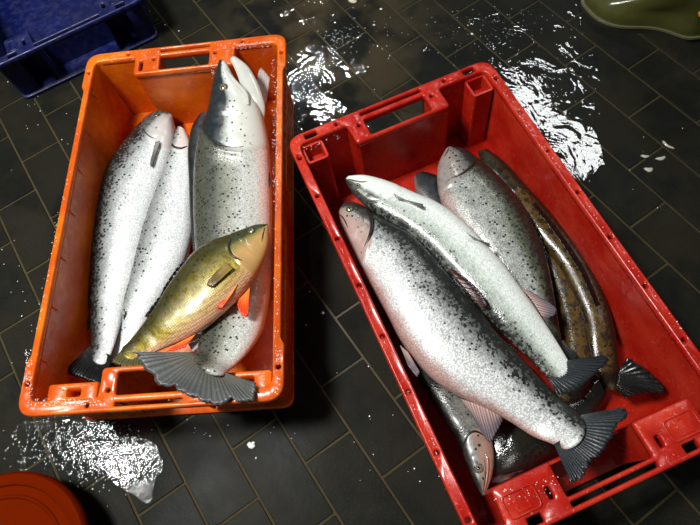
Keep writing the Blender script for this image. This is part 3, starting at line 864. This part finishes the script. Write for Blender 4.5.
Lf.fin('tail_fin', [(480, 240), (466, 254)], [(496, 254), (490, 262), (480, 268)], .03, .025, F_dark, 8)
I = Fish('grey fish with its head down in the lower left corner of the red crate',
         S([(481, 495, 485, 495), (473, 481, 492, 476), (466, 462, 494, 456), (457, 441, 491, 436), (446, 424, 485, 417), (434, 405, 475, 401),
            (420, 384, 464, 384), (408, 360, 452, 362), (397, 335, 438, 340), (388, 312, 424, 318), (382, 295, 408, 302), (380, 288, 398, 294)], [(0, .07), (4, .06), (7, .042), (11, .035)]),
         M_under, gill=.22, name='trout', flat=.48)
I.eye(.10, .28, .0065)
I.line('jaw_line', [(.012, -.30), (.06, -.42), (.11, -.48), (.15, -.40)], .0022, M_jawred, .0006)
I.line('mouth_line', [(.012, -.12), (.05, -.18), (.09, -.24), (.13, -.22)], .0013, M_mouth)
I.line('gill_slit', [(.20, .7), (.232, .3), (.24, -.2), (.21, -.7)], .0014, M_gill)
I.fin('tail_fin', [(381, 290), (398, 296)], [(366, 262), (376, 262), (390, 270)], .035, .03, F_dark, 10)
Fm = Fish('milky silver fish lying diagonally across the middle of the red crate',
          S([(346, 182, 349, 176), (352, 192, 366, 176), (366, 206, 388, 182), (386, 220, 414, 193), (404, 232, 437, 203), (424, 249, 461, 220), (443, 269, 482, 241),
             (463, 291, 502, 263), (483, 313, 519, 286), (503, 334, 536, 310), (522, 352, 552, 334), (537, 367, 562, 350), (548, 378, 569, 362)], [(0, .150), (4, .138), (9, .135), (12, .135)]), M_white, gill=.165, flat=.5)
Fm.eye(.058, .48, .005)
Fm.line('mouth_line', [(.005, .25), (.03, .22), (.06, .02), (.075, -.2)], .0014, M_mouth)
Fm.fin('pectoral_fin', [(393, 193), (396, 198)], [(421, 208), (424, 208), (423, 204)], .172, .170, F_grey, 4)
Fm.fin('pelvic_fin', [(466, 232), (472, 238)], [(488, 246), (492, 248), (489, 243)], .165, .15, F_grey, 4)
Fm.fin('anal_fin', [(520, 287), (532, 300), (542, 316)], [(532, 292), (545, 300), (556, 308), (556, 314), (548, 319)], .135, .130, F_pink, 12)
Fm.fin('dorsal_fin', [(447, 268), (464, 288), (481, 308)], [(455, 270), (473, 284), (487, 302), (487, 306)], .165, .172, F_wash, 10)
Fm.fin('adipose_fin', [(510, 344), (518, 352)], [(504, 345), (505, 350), (510, 355)], .14, .142, F_black, 4)
Fm.fin('tail_fin', [(548, 378), (560, 370), (568, 360)], [(558, 397), (572, 394), (584, 386), (592, 378), (600, 371), (609, 360), (604, 355)], .138, .142, F_blue, 18, frill=.006)
E_ = Fish('large freckled silver salmon nearest the left wall of the red crate',
          S([(339, 212, 340, 218), (346, 204, 343, 231), (359, 205, 351, 248), (378, 214, 361, 268), (397, 225, 373, 290), (415, 237, 386, 313), (434, 257, 399, 338),
             (455, 282, 415, 361), (478, 309, 437, 383), (500, 336, 463, 398), (522, 359, 489, 410), (542, 381, 512, 423), (560, 398, 532, 436), (574, 409, 550, 443), (581, 416, 558, 447)],
            [(0, .115), (4, .125), (8, .13), (12, .14), (14, .165)]), M_front, gill=.155, flat=.5)
E_.eye(.055, .38, .0062)
E_.line('gill_slit', [(.115, .75), (.155, .45), (.168, -.05), (.15, -.7)], .0026, M_gill)
E_.line('mouth_line', [(.005, -.1), (.03, -.3), (.06, -.5)], .0013, M_mouth)
E_.fin('pectoral_fin', [(352, 246), (358, 252)], [(357, 262), (362, 270), (366, 270)], .13, .13, F_wash, 5)
E_.fin('pelvic_fin', [(400, 345), (408, 352)], [(408, 366), (417, 377), (420, 372)], .15, .155, F_pink, 6)
E_.fin('anal_fin', [(461, 399), (480, 405), (500, 414)], [(472, 416), (482, 433), (490, 443), (497, 432), (503, 420)], .135, .125, F_pink, 14, frill=.003, wave=.002)
E_.fin('tail_fin', [(554, 444), (568, 434), (580, 415)],
       [(572, 486, .188), (582, 482, .188), (590, 470, .187), (598, 460, .187), (609, 447, .186), (620, 428, .186), (632, 412, .187), (622, 407, .187)], .168, .187, F_blue, 30, frill=.013, wave=.0008, seed=3)
E_.fin('dorsal_fin', [(436, 258), (452, 278), (466, 295)], [(442, 258), (460, 276), (470, 292)], .14, .145, F_black, 10)

# ------------------------------------------------------------------ bucket
bz = .09
bc = at(-3.5, 568.4, bz); br = (at(28.6, 471.4, bz) - bc).length
b_root = empty('lidded_bucket', (bc.x, bc.y, 0), label='round rust-red lidded bucket cut off by the bottom left corner', cat='bucket')
link('body', lathe([(0, 0), (br * .78, 0), (br * .80, .004), (br * .93, bz - .03), (br * .96, bz - .03), (br * .96, bz - .024), (br * .93, bz - .024), (br * .935, bz - .008), (0, bz - .008)], 128), M_bucket, b_root, smooth=False)
link('lid', lathe([(0, bz - .004), (br * .70, bz - .004), (br * .715, bz - .001), (br * .735, bz - .001), (br * .75, bz - .004), (br * .84, bz - .004), (br * .855, bz + .000), (br * .875, bz + .001), (br * .895, bz - .001),
                   (br * .97, bz - .002), (br, bz - .008), (br, bz - .020), (br * .97, bz - .022), (br * .965, bz - .012), (0, bz - .012)], 128), M_bucket, b_root, smooth=False)

# ------------------------------------------------------------------ boot
def boot():
    heel = at(705, 30, 0) + Vector((.06, .06, 0)); toe = at(583, 0, 0)
    ax = (Matrix.Rotation(radians(8), 3, 'Z') @ (Vector((.545, 1.515, 0)) - Vector((.262, 1.405, 0)))).normalized()
    toe = Vector((.279, 1.366, 0))
    sd = Vector((-ax.y, ax.x, 0))
    root = empty('rubber_boot', toe + ax * .15, label='olive green rubber boot standing at the top right edge', cat='boot')
    def outline(L0, L1, wtoe, wwaist, wheel, n=56):
        pts = []
        for k in range(n):
            a = 2 * pi * k / n; u = (1 - cos(a)) / 2          # 0 toe .. 1 heel
            wd = wtoe * math.exp(-((u - .30) / .26) ** 2) + wheel * math.exp(-((u - .86) / .20) ** 2) + wwaist
            s_ = sin(a); wv = wd * math.copysign(min(1, abs(s_) * 1.35) ** .8, s_)
            pts.append((L0 + (L1 - L0) * u, wv))
        return pts
    def loft(levels, close_top=True):
        vs = []; fs = []; n = len(levels[0][1])
        for z, pts in levels:
            for a, b in pts: 
                p = toe + ax * a + sd * b; vs.append((p.x, p.y, z))
        for i in range(len(levels) - 1):
            for k in range(n):
                k2 = (k + 1) % n; fs.append((i * n + k, i * n + k2, (i + 1) * n + k2, (i + 1) * n + k))
        fs.append(tuple(range(n - 1, -1, -1)))
        if close_top: fs.append(tuple((len(levels) - 1) * n + k for k in range(n)))
        me = mesh_from(vs, fs, Vector(root.location)); bm = bmesh.new(); bm.from_mesh(me); bmesh.ops.recalc_face_normals(bm, faces=bm.faces); bm.to_mesh(me); bm.free()
        autosmooth(me, 50); return me
    so = outline(0, .305, .036, .026, .018)
    link('sole', loft([(0, so), (.014, so)]), M_sole, root, smooth=False)
    rim_ = outline(-.003, .308, .037, .027, .019)
    link('welt', loft([(.0135, rim_), (.019, rim_)]), M_sole_edge, root, smooth=False)
    lv = []
    for z, L0, wt, ww, wh in ((.018, .004, .034, .025, .017), (.032, .002, .034, .025, .017), (.045, .010, .031, .024, .016), (.057, .028, .022, .024, .015), (.067, .058, .018, .026, .013),
                              (.078, .090, .012, .030, .010), (.092, .120, .008, .034, .008), (.11, .145, .004, .040, .004), (.14, .160, .002, .044, .002), (.2, .165, .0, .050, .0), (.3, .158, .0, .056, .0), (.38, .150, 0, .060, 0)):
        lv.append((z, outline(L0, .303 - .0 * z + .03 * max(0, z - .1), wt, ww, wh)))
    link('upper', loft(lv), M_rubber, root, smooth=False)
    # toe cap seam
    seam = []
    pb = at(697, 23, .05)
    bd = link('badge', lathe([(0, .003), (.007, .0025), (.009, 0), (.009, -.02), (0, -.02)], 20), M_badge, root, smooth=False)
    bd.location = toe + ax * .262 - sd * .041 + Vector((0, 0, .085)) - Vector(root.location); bd.rotation_euler = Vector(-sd + Vector((0, 0, .15))).to_track_quat('Z', 'Y').to_euler()
boot()

# ------------------------------------------------------------------ small litter
rd = random.Random(11)
def flecks(name, pts, mat, label, cat, rmin, rmax, parent=None):
    vs = []; fs = []
    for p in pts:
        r = rd.uniform(rmin, rmax); b = len(vs); h = r * .35; n = 7; e = rd.uniform(.6, 1); ro = rd.uniform(0, pi)
        for q, zz in ((1, 0), (.7, .7)):
            for k in range(n):
                a = 2 * pi * k / n; x, y = r * q * cos(a), r * q * e * sin(a)
                vs.append((p.x + x * cos(ro) - y * sin(ro), p.y + x * sin(ro) + y * cos(ro), p.z + h * zz))
        vs.append((p.x, p.y, p.z + h))
        for k in range(n):
            k2 = (k + 1) % n; fs.append((b + k, b + k2, b + n + k2, b + n + k)); fs.append((b + n + k, b + n + k2, b + 2 * n))
    o = link(name, mesh_from(vs, fs), mat); tag(o, label, cat, kind='stuff'); return o
P = []
for (x, y, sx, sy, n) in ((95, 460, 30, 22, 260), (130, 455, 14, 22, 200), (110, 430, 14, 10, 50), (60, 445, 40, 18, 120), (360, 30, 50, 25, 60), (340, 38, 18, 9, 70), (500, 30, 45, 22, 110), (470, 30, 60, 30, 50), (310, 100, 16, 20, 20),
                          (230, 430, 60, 10, 14), (150, 20, 12, 12, 8), (300, 320, 25, 60, 10), (30, 130, 40, 40, 14), (20, 280, 14, 60, 12), (400, 440, 50, 60, 14), (660, 150, 40, 60, 8)):
    for _ in range(n):
        px, py = rd.gauss(x, sx * .6), rd.gauss(y, sy * .6)
        P.append(at(px, py, 0) + Vector((0, 0, .0014)))
flecks('drops_and_glints', P, M_fleck, 'white droplets, loose scales and painted glints scattered over the wet dark tiles', 'droplets', .0005, .0016)  # some of these white flecks stand in for lamp glints on the wet floor
def on_rim(segs, z):
    out = []
    for x0, y0, x1, y1, wd, n in segs:
        for _ in range(n):
            u = rd.random(); px, py = x0 + (x1 - x0) * u + rd.uniform(-wd, wd), y0 + (y1 - y0) * u + rd.uniform(-wd, wd)
            out.append(at(px, py, z) + Vector((0, 0, .0002)))
    return out
flecks('rim_drops', on_rim([(274, 60, 276, 200, 3, 150), (276, 200, 277, 350, 2.5, 40), (215, 47, 270, 44, 3.5, 90), (213, 52, 214, 78, 3, 30), (28, 350, 30, 395, 3, 70), (30, 402, 105, 402, 3.5, 130),
        (100, 60, 160, 54, 3, 25), (88, 70, 36, 330, 2.5, 50), (278, 350, 278, 392, 3, 30), (150, 400, 250, 396, 2.5, 12)], HO), M_fleck, 'tiny white droplets on the rim of the orange crate', 'droplets', .0004, .0012)
flecks('rim_drops', on_rim([(494, 76, 545, 150, 2, 60), (545, 150, 690, 340, 2, 40), (300, 160, 450, 480, 2, 20), (305, 150, 340, 135, 3, 20), (500, 500, 560, 480, 8, 40)], HO), M_fleck, 'tiny white droplets on the rim of the red crate', 'droplets', .0004, .0011)
P = [at(a, b, 0) + Vector((0, 0, .0005)) for a, b in ((8, 82), (165, 25), (179, 31), (381, 9), (374, 25), (472, 34), (368, 67), (256, 458), (253, 443), (323, 313))]
flecks('foam_blobs', P, M_fleck, 'larger white foam blobs dotted about the dark floor', 'foam', .002, .0042)

def scrap(name, px, py, ln, wd, ang, mat, label, cat):
    c = at(px, py, 0); n = 20; vs = []; fs = []
    for zz, q in ((.0006, 1), (.0028, .72)):
        for k in range(n):
            a = 2 * pi * k / n; nz = 1 + .25 * noise.noise(Vector((cos(a) * 1.7, sin(a) * 1.7, px)))
            x, y = ln * q * nz * cos(a), wd * q * nz * sin(a) + .25 * ln * cos(a) ** 2
            vs.append((x * cos(ang) - y * sin(ang), x * sin(ang) + y * cos(ang), zz))
    vs.append((0, wd * .3, .0032))
    for k in range(n):
        k2 = (k + 1) % n; fs.append((k, k2, n + k2, n + k)); fs.append((n + k, n + k2, 2 * n))
    fs.append(tuple(range(n - 1, -1, -1)))
    o = link(name, mesh_from(vs, fs), mat); o.location = c; tag(o, label, cat); return o
scrap('slime_scrap', 661, 159, .012, .005, 1.2, M_scrap, 'curved pale scrap right of the red crate, nearest the tile joint', 'scrap')
scrap('slime_scrap', 649, 170, .010, .006, .9, M_scrap, 'lowest rounded pale scrap right of the red crate', 'scrap')
scrap('slime_scrap', 645, 157, .010, .004, .8, M_scrap, 'slim pale scrap left of the curved one', 'scrap')
scrap('slime_scrap', 667, 146, .016, .003, .1, M_scrap, 'long thin pale scrap uppermost in the group right of the red crate', 'scrap')
scrap('slime_scrap', 251, 446, .009, .006, .5, M_fleck, 'small white lump on the floor below the orange crate', 'scrap')
scrap('cream_scrap', 352, 1, .016, .008, .2, M_stone, 'cream coloured scrap on the floor at the top edge', 'scrap')
